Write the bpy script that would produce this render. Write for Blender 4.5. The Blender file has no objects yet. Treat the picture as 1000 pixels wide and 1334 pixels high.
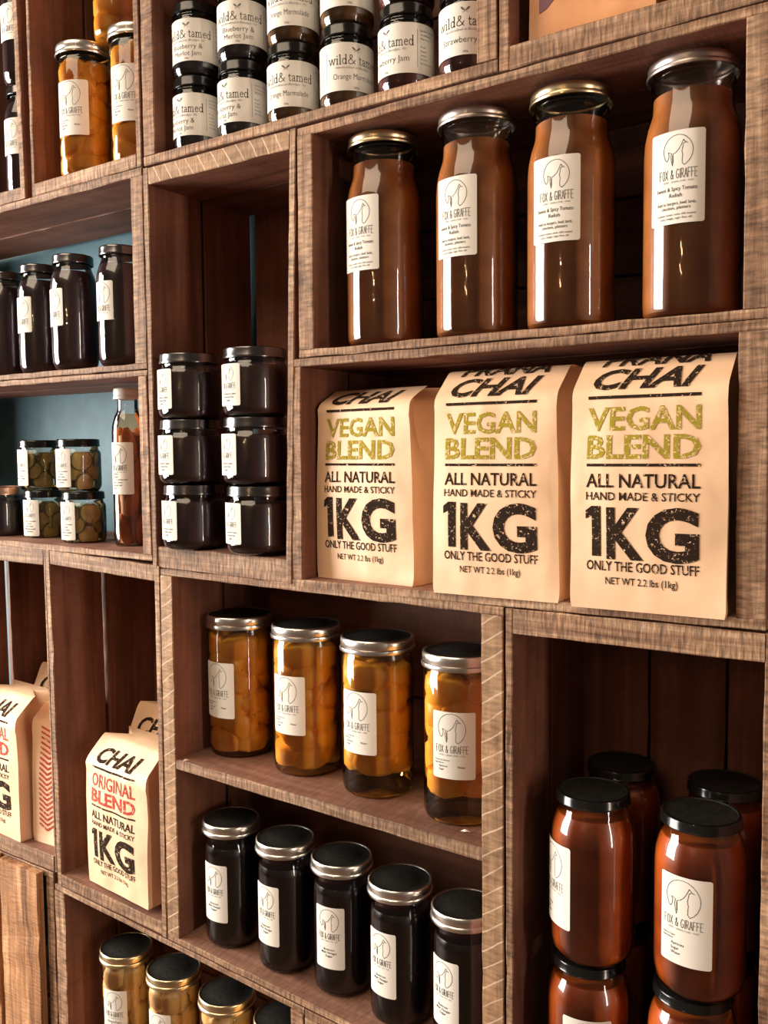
import bpy, bmesh, math, random
from math import sin, cos, pi, atan2, radians, sqrt
from mathutils import Vector, Matrix, noise
random.seed(7)
S = bpy.context.scene
COL = S.collection

# ------------------------------------------------------------------ camera
ZO = 1.6                       # eye height; crate fronts stand in the plane y = 0
F_PX = 1172.45
R_ROWS = [[0.8267194669, 0.5625529292, -0.0083141353],
          [-0.0299052760, 0.0586955434, 0.9978278948],
          [-0.5618190078, 0.8246751088, -0.0653480490]]
cd = bpy.data.cameras.new('camera'); cam = bpy.data.objects.new('camera', cd); COL.objects.link(cam)
r_, u_, f_ = [Vector(v).normalized() for v in R_ROWS]
cam.matrix_world = Matrix(((r_.x, u_.x, -f_.x, 0), (r_.y, u_.y, -f_.y, -1.0), (r_.z, u_.z, -f_.z, ZO), (0, 0, 0, 1)))
cd.sensor_fit = 'VERTICAL'; cd.sensor_height = 36; cd.lens = F_PX / 1334 * 36
cd.clip_start = .02; cd.clip_end = 60
S.camera = cam

# ------------------------------------------------------------------ world and lights
W = bpy.data.worlds.new('room_light'); S.world = W; W.use_nodes = True
bg = W.node_tree.nodes['Background']; bg.inputs[0].default_value = (1.0, .74, .56, 1); bg.inputs[1].default_value = .10

def area(name, loc, target, sx, sy, power, color):
    l = bpy.data.lights.new(name, 'AREA'); l.shape = 'RECTANGLE'; l.size = sx; l.size_y = sy
    l.energy = power; l.color = color
    o = bpy.data.objects.new(name, l); COL.objects.link(o); o.location = loc
    d = Vector(target) - Vector(loc); o.rotation_euler = d.to_track_quat('-Z', 'Y').to_euler()
    return o
# tall shop window to the left, its light rakes along the crates
for k, yy in enumerate((-1.15, -2.20)):        # two tall panes either side of a mullion
    area('window_daylight', (-3.75, yy, ZO + .25), (-3.75 + 2.9, yy + 1.75, ZO + .1), .92, 2.3, 124, (1.0, .965, .90))
# narrow side window far to the right
area('side_window', (2.6, -.95, ZO - .1), (-.8, 0, ZO - .1), .18, 2.0, 28, (1.0, .80, .66))
# soft fill lamp added high in front to brighten the crate fronts
area('overhead_fill', (-1.5, -2.9, ZO + 3.3), (-.9, 0, ZO - .1), 3.6, 2.0, 105, (1.0, .80, .58))
# a cluster of small warm bulbs hanging in the room
for bx, bz in ((-.80, .64), (-.72, .80), (-.63, .60), (-.56, .74)):
    pl = bpy.data.lights.new('warm_bulb', 'POINT'); pl.energy = 3.0; pl.shadow_soft_size = .018; pl.color = (1.0, .62, .28)
    po = bpy.data.objects.new('warm_bulb', pl); COL.objects.link(po); po.location = (bx, -3.1, ZO + bz)
S.view_settings.view_transform = 'Standard'; S.view_settings.look = 'None'
S.view_settings.gamma = 1; S.view_settings.use_curve_mapping = False
S.view_settings.exposure = 0.35

# ------------------------------------------------------------------ materials
def new_mat(name):
    m = bpy.data.materials.new(name); m.use_nodes = True
    nt = m.node_tree; b = nt.nodes['Principled BSDF']
    return m, nt, b
def N(nt, t, **kw):
    n = nt.nodes.new(t)
    for k, v in kw.items(): setattr(n, k, v)
    return n
def L(nt, a, b): nt.links.new(a, b)
def ramp(nt, fac, stops):
    r = N(nt, 'ShaderNodeValToRGB'); e = r.color_ramp.elements
    while len(e) < len(stops): e.new(.5)
    for i, (p, c) in enumerate(stops): e[i].position = p; e[i].color = (*c, 1)
    L(nt, fac, r.inputs[0]); return r.outputs[0]
def plain(name, col, rough=.5, metal=0, bump=0, bscale=60, spec=.5, var=0):
    m, nt, b = new_mat(name)
    b.inputs['Base Color'].default_value = (*col, 1); b.inputs['Roughness'].default_value = rough
    b.inputs['Metallic'].default_value = metal; b.inputs['Specular IOR Level'].default_value = spec
    if bump or var:
        tc = N(nt, 'ShaderNodeTexCoord'); no = N(nt, 'ShaderNodeTexNoise'); no.inputs['Scale'].default_value = bscale
        no.inputs['Detail'].default_value = 4; L(nt, tc.outputs['Object'], no.inputs[0])
        if bump:
            bu = N(nt, 'ShaderNodeBump'); bu.inputs['Strength'].default_value = bump; bu.inputs['Distance'].default_value = .002
            L(nt, no.outputs[0], bu.inputs['Height']); L(nt, bu.outputs[0], b.inputs['Normal'])
        if var:
            c = ramp(nt, no.outputs[0], [(.3, tuple(x * (1 - var) for x in col)), (.7, tuple(min(1, x * (1 + var)) for x in col))])
            L(nt, c, b.inputs['Base Color'])
    return m

def wood(name, dark, mid, light, rough=.75, bump=.5, grain=(3, 60, 60), saw=0, fuzz=0, spec=.3):
    """board material; local X runs along the board"""
    m, nt, b = new_mat(name)
    tc = N(nt, 'ShaderNodeTexCoord'); oi = N(nt, 'ShaderNodeObjectInfo')
    off = N(nt, 'ShaderNodeVectorMath', operation='SCALE'); cmb = N(nt, 'ShaderNodeCombineXYZ')
    for i in range(3): L(nt, oi.outputs['Random'], cmb.inputs[i])
    L(nt, cmb.outputs[0], off.inputs[0]); off.inputs['Scale'].default_value = 37.0
    add = N(nt, 'ShaderNodeVectorMath', operation='ADD')
    L(nt, tc.outputs['Object'], add.inputs[0]); L(nt, off.outputs[0], add.inputs[1])
    mp = N(nt, 'ShaderNodeMapping'); mp.inputs['Scale'].default_value = grain; L(nt, add.outputs[0], mp.inputs[0])
    n1 = N(nt, 'ShaderNodeTexNoise'); n1.inputs['Scale'].default_value = 1; n1.inputs['Detail'].default_value = 6; n1.inputs['Roughness'].default_value = .65
    n1.inputs['Distortion'].default_value = .6
    L(nt, mp.outputs[0], n1.inputs[0])
    col = ramp(nt, n1.outputs[0], [(.28, dark), (.5, mid), (.74, light)])
    # broad blotches, stain and per-board tone
    n2 = N(nt, 'ShaderNodeTexNoise'); n2.inputs['Scale'].default_value = 9; n2.inputs['Detail'].default_value = 3; L(nt, add.outputs[0], n2.inputs[0])
    v = N(nt, 'ShaderNodeMapRange'); v.inputs[1].default_value = .25; v.inputs[2].default_value = .75; v.inputs[3].default_value = .72; v.inputs[4].default_value = 1.22
    L(nt, n2.outputs[0], v.inputs[0])
    v2 = N(nt, 'ShaderNodeMapRange'); v2.inputs[3].default_value = .84; v2.inputs[4].default_value = 1.14; L(nt, oi.outputs['Random'], v2.inputs[0])
    mu = N(nt, 'ShaderNodeMath', operation='MULTIPLY'); L(nt, v.outputs[0], mu.inputs[0]); L(nt, v2.outputs[0], mu.inputs[1])
    hs = N(nt, 'ShaderNodeVectorMath', operation='SCALE'); L(nt, col, hs.inputs[0]); L(nt, mu.outputs[0], hs.inputs['Scale'])
    c = hs.outputs[0]; h = n1.outputs[0]
    if fuzz:                                       # rough sawn fibre
        mp3 = N(nt, 'ShaderNodeMapping'); mp3.inputs['Scale'].default_value = (230, 45, 45); L(nt, add.outputs[0], mp3.inputs[0])
        n3 = N(nt, 'ShaderNodeTexNoise'); n3.inputs['Scale'].default_value = 1; n3.inputs['Detail'].default_value = 5; L(nt, mp3.outputs[0], n3.inputs[0])
        r3 = N(nt, 'ShaderNodeMapRange'); r3.inputs[1].default_value = .3; r3.inputs[2].default_value = .72; r3.inputs[3].default_value = 1 - fuzz; r3.inputs[4].default_value = 1 + fuzz
        L(nt, n3.outputs[0], r3.inputs[0])
        s3 = N(nt, 'ShaderNodeVectorMath', operation='SCALE'); L(nt, c, s3.inputs[0]); L(nt, r3.outputs[0], s3.inputs['Scale']); c = s3.outputs[0]
        ah = N(nt, 'ShaderNodeMath', operation='ADD'); L(nt, h, ah.inputs[0]); L(nt, n3.outputs[0], ah.inputs[1]); h = ah.outputs[0]
    if saw:                                        # slanted pale marks of the saw
        mp4 = N(nt, 'ShaderNodeMapping'); mp4.inputs['Rotation'].default_value = (0, radians(33), 0); L(nt, add.outputs[0], mp4.inputs[0])
        w = N(nt, 'ShaderNodeTexWave'); w.inputs['Scale'].default_value = 15; w.inputs['Distortion'].default_value = 3.5; w.inputs['Detail'].default_value = 3
        w.inputs['Detail Scale'].default_value = .5; L(nt, mp4.outputs[0], w.inputs[0])
        r4 = N(nt, 'ShaderNodeMapRange'); r4.inputs[1].default_value = .965; r4.inputs[2].default_value = 1.0; r4.inputs[3].default_value = 0; r4.inputs[4].default_value = saw
        L(nt, w.outputs[1], r4.inputs[0])
        n4 = N(nt, 'ShaderNodeTexNoise'); n4.inputs['Scale'].default_value = 45; L(nt, add.outputs[0], n4.inputs[0])
        m4 = N(nt, 'ShaderNodeMath', operation='MULTIPLY'); L(nt, r4.outputs[0], m4.inputs[0]); L(nt, n4.outputs[0], m4.inputs[1])
        mx = N(nt, 'ShaderNodeMix', data_type='RGBA'); L(nt, m4.outputs[0], mx.inputs[0]); L(nt, c, mx.inputs[6]); mx.inputs[7].default_value = (.62, .44, .31, 1)
        c = mx.outputs[2]
    L(nt, c, b.inputs['Base Color'])
    b.inputs['Roughness'].default_value = rough; b.inputs['Specular IOR Level'].default_value = spec
    bu = N(nt, 'ShaderNodeBump'); bu.inputs['Strength'].default_value = bump; bu.inputs['Distance'].default_value = .0016
    L(nt, h, bu.inputs['Height']); L(nt, bu.outputs[0], b.inputs['Normal'])
    return m

M = {}
M['edge'] = wood('rough_sawn_crate_edge', (.10, .046, .024), (.245, .132, .073), (.43, .28, .172), .68, 1.0, (5, 95, 95), fuzz=.5)
M['edge_saw'] = wood('crate_edge_with_saw_marks', (.17, .088, .043), (.28, .158, .083), (.38, .235, .135), .7, .6, (6, 80, 80), saw=1.4, fuzz=.3)
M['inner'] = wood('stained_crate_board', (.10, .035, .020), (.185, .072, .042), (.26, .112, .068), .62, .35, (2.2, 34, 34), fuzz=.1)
M['floorb'] = wood('dusty_crate_shelf', (.15, .065, .04), (.22, .105, .068), (.30, .155, .105), .65, .4, (3, 40, 40), fuzz=.22)
M['plank'] = wood('weathered_orange_plank', (.05, .016, .006), (.34, .155, .065), (.58, .33, .17), .65, 1.0, (2.2, 48, 48), fuzz=.12)
M['wall'] = plain('dark_teal_painted_wall', (.035, .115, .150), .6, bump=.3, bscale=30, var=.15)
M['floor'] = wood('dark_floorboards', (.07, .04, .025), (.12, .07, .045), (.17, .10, .07), .5, .3)

def thin_glass(name, tint=(1, 1, 1), gl=1.0, base=.035):
    m, nt, b = new_mat(name); nt.nodes.remove(b); out = nt.nodes['Material Output']
    t = N(nt, 'ShaderNodeBsdfTransparent'); t.inputs[0].default_value = (*tint, 1)
    g = N(nt, 'ShaderNodeBsdfGlossy'); g.inputs['Roughness'].default_value = .035
    fr = N(nt, 'ShaderNodeFresnel'); fr.inputs[0].default_value = 1.5
    tc = N(nt, 'ShaderNodeTexCoord'); no = N(nt, 'ShaderNodeTexNoise'); no.inputs['Scale'].default_value = 22; no.inputs['Detail'].default_value = 2
    mp = N(nt, 'ShaderNodeMapping'); mp.inputs['Scale'].default_value = (1, 1, .35); L(nt, tc.outputs['Object'], mp.inputs[0]); L(nt, mp.outputs[0], no.inputs[0])
    bu = N(nt, 'ShaderNodeBump'); bu.inputs['Strength'].default_value = .22; bu.inputs['Distance'].default_value = .002
    L(nt, no.outputs[0], bu.inputs['Height']); L(nt, bu.outputs[0], g.inputs['Normal']); L(nt, bu.outputs[0], fr.inputs['Normal'])
    ma = N(nt, 'ShaderNodeMath', operation='MULTIPLY_ADD'); ma.inputs[1].default_value = gl; ma.inputs[2].default_value = base; ma.use_clamp = True
    L(nt, fr.outputs[0], ma.inputs[0])
    mx = N(nt, 'ShaderNodeMixShader'); L(nt, ma.outputs[0], mx.inputs[0]); L(nt, t.outputs[0], mx.inputs[1]); L(nt, g.outputs[0], mx.inputs[2])
    L(nt, mx.outputs[0], out.inputs[0]); return m
M['glass'] = thin_glass('clear_jar_glass', (.97, .975, .965), 1.45, 0.0)
M['syrup_amber'] = thin_glass('amber_syrup', (1.0, .93, .72), .2, 0)
M['syrup_pale'] = thin_glass('pale_pear_syrup', (.99, .93, .80), .2, 0)
M['brine'] = thin_glass('pickle_brine', (.95, .90, .75), .2, 0)
M['oil'] = thin_glass('brown_oil', (.95, .78, .60), .2, 0)

def food(name, a, b_, rough=.4, scale=25, sss=0, bump=.15):
    m, nt, b = new_mat(name)
    tc = N(nt, 'ShaderNodeTexCoord'); no = N(nt, 'ShaderNodeTexNoise'); no.inputs['Scale'].default_value = scale; no.inputs['Detail'].default_value = 4
    L(nt, tc.outputs['Object'], no.inputs[0]); c = ramp(nt, no.outputs[0], [(.32, a), (.68, b_)]); L(nt, c, b.inputs['Base Color'])
    b.inputs['Roughness'].default_value = rough
    if sss:
        b.inputs['Subsurface Weight'].default_value = sss; b.inputs['Subsurface Radius'].default_value = (1, .35, .12); b.inputs['Subsurface Scale'].default_value = .012
    bu = N(nt, 'ShaderNodeBump'); bu.inputs['Strength'].default_value = bump; bu.inputs['Distance'].default_value = .002
    L(nt, no.outputs[0], bu.inputs['Height']); L(nt, bu.outputs[0], b.inputs['Normal'])
    return m
M['relish'] = food('spiced_tomato_relish', (.30, .082, .010), (.43, .145, .020), .45, 30)
M['beet'] = food('beetroot_in_vinegar', (.006, .0015, .002), (.016, .003, .005), .3, 20)
M['jam'] = food('dark_strawberry_jam', (.045, .014, .018), (.075, .022, .026), .35, 25)
M['blue'] = food('dark_berry_jam', (.012, .008, .012), (.03, .014, .02), .35, 25)
M['marm'] = food('orange_marmalade', (.10, .035, .006), (.24, .10, .018), .35, 40)
M['straw'] = food('red_strawberry_jam', (.07, .008, .006), (.16, .018, .012), .35, 40)
M['apricot'] = food('amber_red_apricot_jam', (.24, .032, .006), (.56, .115, .012), .32, 13, bump=.3)
M['peach'] = food('orange_peach_half', (.86, .36, .045), (.96, .49, .08), .4, 35, sss=.25)
M['peach_core'] = food('deep_orange_syrup', (.42, .13, .012), (.60, .22, .025), .4, 20)
M['pear'] = food('pale_pear_half', (.86, .50, .19), (.95, .66, .33), .4, 30, sss=.2)
M['pear_core'] = food('cloudy_pear_syrup', (.38, .20, .06), (.52, .30, .10), .4, 20)
M['pickle'] = food('pickled_cucumber_flesh', (.58, .43, .17), (.78, .62, .31), .45, 60)
M['pickle_rim'] = plain('pickled_cucumber_skin', (.22, .18, .07), .4)
M['pickle_core'] = food('murky_brine', (.16, .11, .05), (.28, .20, .10), .45, 60)
M['syr'] = food('dark_cordial', (.05, .025, .035), (.10, .035, .04), .3, 8)
M['chilli'] = food('orange_preserved_pepper', (.42, .13, .045), (.62, .27, .10), .4, 30)
M['chilli_core'] = food('brown_marinade', (.14, .04, .02), (.2, .07, .035), .4, 30)
M['silver'] = plain('brushed_silver_lid', (.74, .69, .63), .27, 1)
M['gold'] = plain('pale_gold_lid', (.72, .56, .34), .28, 1)
M['steel'] = plain('dull_steel_lid', (.50, .42, .38), .34, 1)
M['copper'] = plain('copper_lid', (.70, .42, .31), .3, 1)
M['blacklid'] = plain('glossy_black_lid', (.006, .0055, .005), .16, 0, spec=.5)
M['gunmetal'] = plain('dark_chrome_lid', (.16, .15, .15), .2, 1)
M['lidtop'] = plain('dark_lid_panel', (.010, .009, .007), .6, 0, bump=.3, bscale=120, spec=.25, var=.4)  # near-black panel; on metal lids the dark reflection is put into the colour
M['whitelid'] = plain('cream_lid', (.70, .63, .57), .35)
M['paper'] = plain('cream_label_paper', (.72, .665, .59), .8, bump=.05, bscale=90, spec=.08)
M['ink'] = plain('black_label_ink', (.018, .015, .015), .9, spec=.02)
M['inkgrey'] = plain('grey_label_ink', (.16, .14, .13), .9, spec=.02)
M['splinter'] = plain('pale_splinter', (.75, .65, .52), .7)

def kraft(name, col, shine=.55):
    m, nt, b = new_mat(name)
    tc = N(nt, 'ShaderNodeTexCoord'); n1 = N(nt, 'ShaderNodeTexNoise'); n1.inputs['Scale'].default_value = 14; n1.inputs['Detail'].default_value = 6
    L(nt, tc.outputs['Object'], n1.inputs[0])
    c = ramp(nt, n1.outputs[0], [(.3, tuple(x * .9 for x in col)), (.7, tuple(min(1, x * 1.07) for x in col))]); L(nt, c, b.inputs['Base Color'])
    b.inputs['Roughness'].default_value = shine
    n2 = N(nt, 'ShaderNodeTexNoise'); n2.inputs['Scale'].default_value = 17; n2.inputs['Detail'].default_value = 2; n2.inputs['Distortion'].default_value = .4
    L(nt, tc.outputs['Object'], n2.inputs[0])
    bu = N(nt, 'ShaderNodeBump'); bu.inputs['Strength'].default_value = .38; bu.inputs['Distance'].default_value = .006
    L(nt, n2.outputs[0], bu.inputs['Height']); L(nt, bu.outputs[0], b.inputs['Normal'])
    return m
KR = (.78, .50, .305)
M['kraft'] = kraft('brown_kraft_paper', KR)
M['pouch'] = kraft('glossy_brown_pouch', (.58, .26, .11), .32)
M['pouch_cream'] = kraft('glossy_cream_pouch', (.75, .50, .30), .32)
M['purple'] = plain('purple_pouch_print', (.13, .035, .05), .4)
def worn_ink(name, col, lo=.60, hi=.63, sc=240):
    """stamped ink with worn specks where the paper shows"""
    m, nt, b = new_mat(name)
    tc = N(nt, 'ShaderNodeTexCoord'); n1 = N(nt, 'ShaderNodeTexNoise'); n1.inputs['Scale'].default_value = sc; n1.inputs['Detail'].default_value = 5; n1.inputs['Roughness'].default_value = .7
    n1.inputs['Distortion'].default_value = .8
    L(nt, tc.outputs['Object'], n1.inputs[0])
    c = ramp(nt, n1.outputs[0], [(lo, col), (hi, KR)]); L(nt, c, b.inputs['Base Color']); b.inputs['Roughness'].default_value = .9; b.inputs['Specular IOR Level'].default_value = .05
    return m
M['bagblack'] = worn_ink('worn_black_stamp', (.026, .015, .010))
M['baggreen'] = worn_ink('worn_olive_stamp', (.30, .23, .025), .545, .59, 240)
M['bagred'] = worn_ink('worn_red_stamp', (.42, .06, .045), .58, .62)

# ------------------------------------------------------------------ mesh helpers
def mk(name, verts, faces, mats, fm=None, smooth=False):
    me = bpy.data.meshes.new(name); me.from_pydata([tuple(v) for v in verts], [], faces)
    for m in mats: me.materials.append(M[m])
    if fm: me.polygons.foreach_set('material_index', fm)
    if smooth:
        me.polygons.foreach_set('use_smooth', [True] * len(me.polygons)); me.set_sharp_from_angle(angle=radians(38))
    me.update(); return me
def link(name, me, parent=None, loc=(0, 0, 0), rot=(0, 0, 0)):
    o = bpy.data.objects.new(name, me); COL.objects.link(o); o.location = loc; o.rotation_euler = rot
    if parent: o.parent = parent
    return o
def tag(o, label=None, cat=None, group=None, kind=None):
    for k, v in (('label', label), ('category', cat), ('group', group), ('kind', kind)):
        if v: o[k] = v
    return o
def empty(name, loc, rz=0):
    o = bpy.data.objects.new(name, None); COL.objects.link(o); o.location = loc; o.rotation_euler = (0, 0, rz)
    o.empty_display_size = .02; return o
KIDS = {}
def child(name, me, parent, loc=(0, 0, 0), rot=(0, 0, 0)):
    o = link(name, me, parent, loc, rot); KIDS.setdefault(parent.name, []).append(o); return o
def copy_tree(o, parent=None):
    c = o.copy(); COL.objects.link(c)
    if parent: c.parent = parent; KIDS.setdefault(parent.name, []).append(c)
    for k in list(KIDS.get(o.name, [])): copy_tree(k, c)
    return c

def board(parent, name, A0, A1, B0, B1, y0, d, mats=('edge', 'inner'), rough=.0007, label=None):
    """A0,A1 -> B0,B1: the two long edges' ends (x,z) of the front face; y0 front, d depth"""
    A0, A1, B0, B1 = [Vector(p) for p in (A0, A1, B0, B1)]
    s = (A0 + A1) / 2; e = (B0 + B1) / 2; c = (s + e) / 2; dr = (e - s); Ln = dr.length; dr = dr / Ln
    nrm = Vector((-dr.y, dr.x)); ang = atan2(dr.y, dr.x)
    n = max(2, int(Ln / .03)); V = []; F = []; FM = []
    ch = .0012; seed = random.random() * 99
    for i in range(n + 1):
        t = i / n; a = A0.lerp(B0, t) - c; b = A1.lerp(B1, t) - c
        la, ha = a.dot(dr), a.dot(nrm); lb, hb = b.dot(dr), b.dot(nrm)
        if ha > hb: la, ha, lb, hb = lb, hb, la, ha
        j = [rough * noise.noise(Vector((seed + k * 7, i * .9, k))) * 2 for k in range(4)]
        pr = [(la, 0 + j[0], ha + ch), (la, ch, ha + j[1]), (la, d - ch, ha), (la, d, ha + ch),
              (lb, d, hb - ch), (lb, d - ch, hb), (lb, ch, hb + j[2]), (lb, 0 + j[3], hb - ch)]
        V += pr
    for i in range(n):
        for k in range(8):
            q = (k + 1) % 8
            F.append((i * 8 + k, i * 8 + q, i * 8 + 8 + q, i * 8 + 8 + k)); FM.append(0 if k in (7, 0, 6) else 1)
    F.append(tuple(range(7, -1, -1))); FM.append(0); F.append(tuple(n * 8 + k for k in range(8))); FM.append(0)
    me = mk(name, V, F, mats, FM)
    # local axes: X along the board, Y world depth, Z across
    px = parent.location if parent else Vector((0, 0, 0))
    o = link(name, me, parent, (c.x - px.x, y0 - px.y, c.y + ZO - px.z), (0, -ang, 0))
    if parent: KIDS.setdefault(parent.name, []).append(o)
    if label: o['label'] = label
    return o

D = .235
def crate(label, q, orient, th, mats=None, back=True, shelf=None, gap=.005, back_gap=0, group=None, fr='edge', skip='', dn=2):
    """q = TL,TR,BR,BL outer corners (x,z); th = left,right,top,bottom board thickness"""
    TL, TR, BR, BL = [Vector(p) for p in q]
    w = (TR - TL).length; h = (TL - BL).length
    root = empty('wooden_crate', ((BL.x + BR.x) / 2, 0, (BL.y + BR.y) / 2 + ZO)); tag(root, label, 'crate', group)
    def P(a, b):      # a metres from left, b metres from top
        u = a / w; v = b / h
        return (TL.lerp(TR, u)).lerp(BL.lerp(BR, u), v)
    l, r, t, b = th; mats = mats or {}
    H = orient == 'H'
    dd = (D - gap * (dn - 1)) / dn
    def slab(side, A0, A1, B0, B1, face, nm):
        for i in range(dn):
            f = mats.get(side, fr) if i == 0 else 'inner'
            jy = random.uniform(-.0015, .0015) if i == 0 else 0
            board(root, nm, A0, A1, B0, B1, i * (dd + gap) + jy, dd, (f, face))
    e0 = 0.0003
    if H:
        if 'T' not in skip: slab('T', P(0, 0), P(0, t), P(w, 0), P(w, t), 'inner', 'top_board')
        if 'B' not in skip: slab('B', P(0, h - b), P(0, h), P(w, h - b), P(w, h), 'floorb', 'bottom_board')
        slab('L', P(0, t + e0), P(l, t + e0), P(0, h - b - e0), P(l, h - b - e0), 'inner', 'end_board')
        slab('R', P(w - r, t + e0), P(w, t + e0), P(w - r, h - b - e0), P(w, h - b - e0), 'inner', 'end_board')
    else:
        slab('L', P(0, 0), P(l, 0), P(0, h), P(l, h), 'inner', 'side_board')
        slab('R', P(w - r, 0), P(w, 0), P(w - r, h), P(w, h), 'inner', 'side_board')
        slab('T', P(l + e0, 0), P(l + e0, t), P(w - r - e0, 0), P(w - r - e0, t), 'inner', 'end_board')
        slab('B', P(l + e0, h - b), P(l + e0, h), P(w - r - e0, h - b), P(w - r - e0, h), 'floorb', 'end_board')
    if shelf:
        (a0, a1, b0, b1) = shelf
        board(root, 'shelf', a0, a1, b0, b1, 0, D, ('edge', 'floorb'))
    if back:
        n = 3
        if H:
            hh = h / n
            for i in range(n):
                board(root, 'back_board', P(0, i * hh + .002), P(0, (i + 1) * hh - .002), P(w, i * hh + .002), P(w, (i + 1) * hh - .002), D + .0005, .009, ('inner', 'inner'))
        else:
            ww = (w - back_gap) / n
            for i in range(n):
                board(root, 'back_board', P(back_gap + i * ww + .002, 0), P(back_gap + (i + 1) * ww - .002, 0), P(back_gap + i * ww + .002, h), P(back_gap + (i + 1) * ww - .002, h), D + .0005, .009, ('inner', 'inner'))
    return root

# ------------------------------------------------------------------ setting
def box(name, x0, x1, y0, y1, z0, z1, mat, parent=None):
    V = [(x, y, z) for x in (x0, x1) for y in (y0, y1) for z in (z0, z1)]
    Fs = [(0, 1, 3, 2), (4, 6, 7, 5), (0, 4, 5, 1), (2, 3, 7, 6), (0, 2, 6, 4), (1, 5, 7, 3)]
    return link(name, mk(name, V, Fs, [mat]), parent)
tag(box('wall_back', -4.5, 1.6, .252, .35, 0, 3.2, 'wall'), kind='structure')
fl = link('floor', None); bpy.data.objects.remove(fl)
fl = empty('floor', (0, 0, 0)); tag(fl, kind='structure')
for i in range(16):
    x0 = -4.5 + i * .385
    box('floorboard', x0, x0 + .38, -4.0, .25, -.03, 0, 'floor', fl)
# low bench carrying the stack of crates
bn = empty('wooden_bench', (-1.1, .12, 0)); tag(bn, 'low wooden bench under the lowest row of crates', 'bench')
box('bench_top', -1.15, 1.1, -.16, .13, .415, .445, 'inner', bn)
for sx in (-1.08, 0, 1.02):
    for sy in (-.13, .07): box('leg', sx, sx + .05, sy, sy + .05, 0, .415, 'inner', bn)

# ------------------------------------------------------------------ crates
crate('upright crate of dark cordial jars cut off by the top left corner', [(-1.766, 1.10), (-1.4615, 1.10), (-1.4500, .4600), (-1.757, .4615)], 'V', (.011, .0135, .022, .022), back=False, dn=2)
crate('upright crate holding whole peach jars, top left', [(-1.4335, 1.10), (-1.1425, 1.10), (-1.1435, .4605), (-1.4315, .4590)], 'V', (.0085, .012, .022, .0215), back=False)
crate('crate on its side filled with stacked cream-labelled small jam jars', [(-1.1390, .775), (-.5115, .775), (-.5115, .4575), (-1.1395, .4600)], 'H', (.026, .027, .012, .0145))
crate('upright crate with brown pouches, top right', [(-.5085, 1.10), (-.197, 1.10), (-.197, .4558), (-.5095, .4560)], 'V', (.0135, .0135, .025, .0275))
crate('crate on its side holding a row of tall dark cordial jars, far left', [(-2.06, .4588), (-1.1440, .4590), (-1.1435, .1395), (-2.06, .1445)], 'H', (.026, .0285, .0125, .0095), back=False)
crate('crate on its side holding pickle jars and a tall bottle', [(-2.06, .1435), (-1.1450, .1375), (-1.1430, -.1740), (-2.06, -.1645)], 'H', (.026, .0205, .009, .0105), back=False)
crate('upright crate with empty upper half above six stacked dark jam jars', [(-1.1400, .4550), (-.8245, .4545), (-.8445, -.1890), (-1.1400, -.1835)], 'V', (.0115, .0115, .0265, .0345), {'T': 'edge_saw'}, back_gap=.02)
crate('crate on its side holding four large relish jars', [(-.8225, .4538), (-.1965, .4541), (-.1945, .1365), (-.8245, .1362)], 'H', (.0265, .030, .0115, .0105))
crate('crate on its side holding three green-lettered chai bags', [(-.8410, .1345), (-.1990, .1350), (-.1970, -.1905), (-.8435, -.1935)], 'H', (.0175, .030, .011, .0115))
crate('double crate with middle shelf for peach jars above beetroot jars', [(-1.1235, -.1850), (-.5033, -.1930), (-.5015, -.8430), (-1.1262, -.8110)], 'H', (.0275, .0305, .0105, .0105),
      {'L': 'edge_saw', 'R': 'edge_saw'}, shelf=[(-1.1235, -.4975), (-1.1235, -.5135), (-.5025, -.5090), (-.5025, -.5270)])
crate('upright crate of stacked red apricot jam jars, lower right', [(-.5000, -.1935), (-.1850, -.1935), (-.1850, -.8790), (-.4980, -.8790)], 'V', (.0095, .012, .0315, .030))
crate('upright crate holding red-lettered chai bags, left of the peach jars', [(-1.4292, -.1700), (-1.1248, -.1812), (-1.1286, -.8088), (-1.4233, -.7965)], 'V', (.0125, .0120, .0262, .0225), gap=.009)
crate('upright crate holding chai bags at the left edge', [(-1.742, -.1685), (-1.4303, -.1690), (-1.4262, -.7750), (-1.735, -.7750)], 'V', (.0125, .0060, .030, .030), gap=.009)
crate('crate on its side holding pear jars at the bottom edge', [(-1.4328, -.7985), (-.8350, -.8300), (-.8350, -1.1550), (-1.4328, -1.1550)], 'H', (.0290, .0250, .0100, .0260))
crate('crate on its side under the beetroot jars, bottom edge', [(-.8330, -.8300), (-.5030, -.8470), (-.5030, -1.1550), (-.8330, -1.1550)], 'H', (.0250, .0250, .0120, .0260))
pc = crate('crate turned plank side out, bottom left corner', [(-2.050, -.7790), (-1.4375, -.7790), (-1.4375, -1.1550), (-2.050, -1.1550)], 'H', (.026, .022, .012, .012), back=False)
for x0, x1, zt in ((-1.583, -1.4635, -.7805), (-1.703, -1.597, -.779), (-1.823, -1.718, -.780), (-1.943, -1.838, -.781), (-2.05, -1.955, -.780)):
    board(pc, 'front_plank', (x0, zt), (x1, zt), (x0 + .002, -1.152), (x1 + .001, -1.152), -.0165, .0145, ('plank', 'plank'), .0016)

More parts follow.
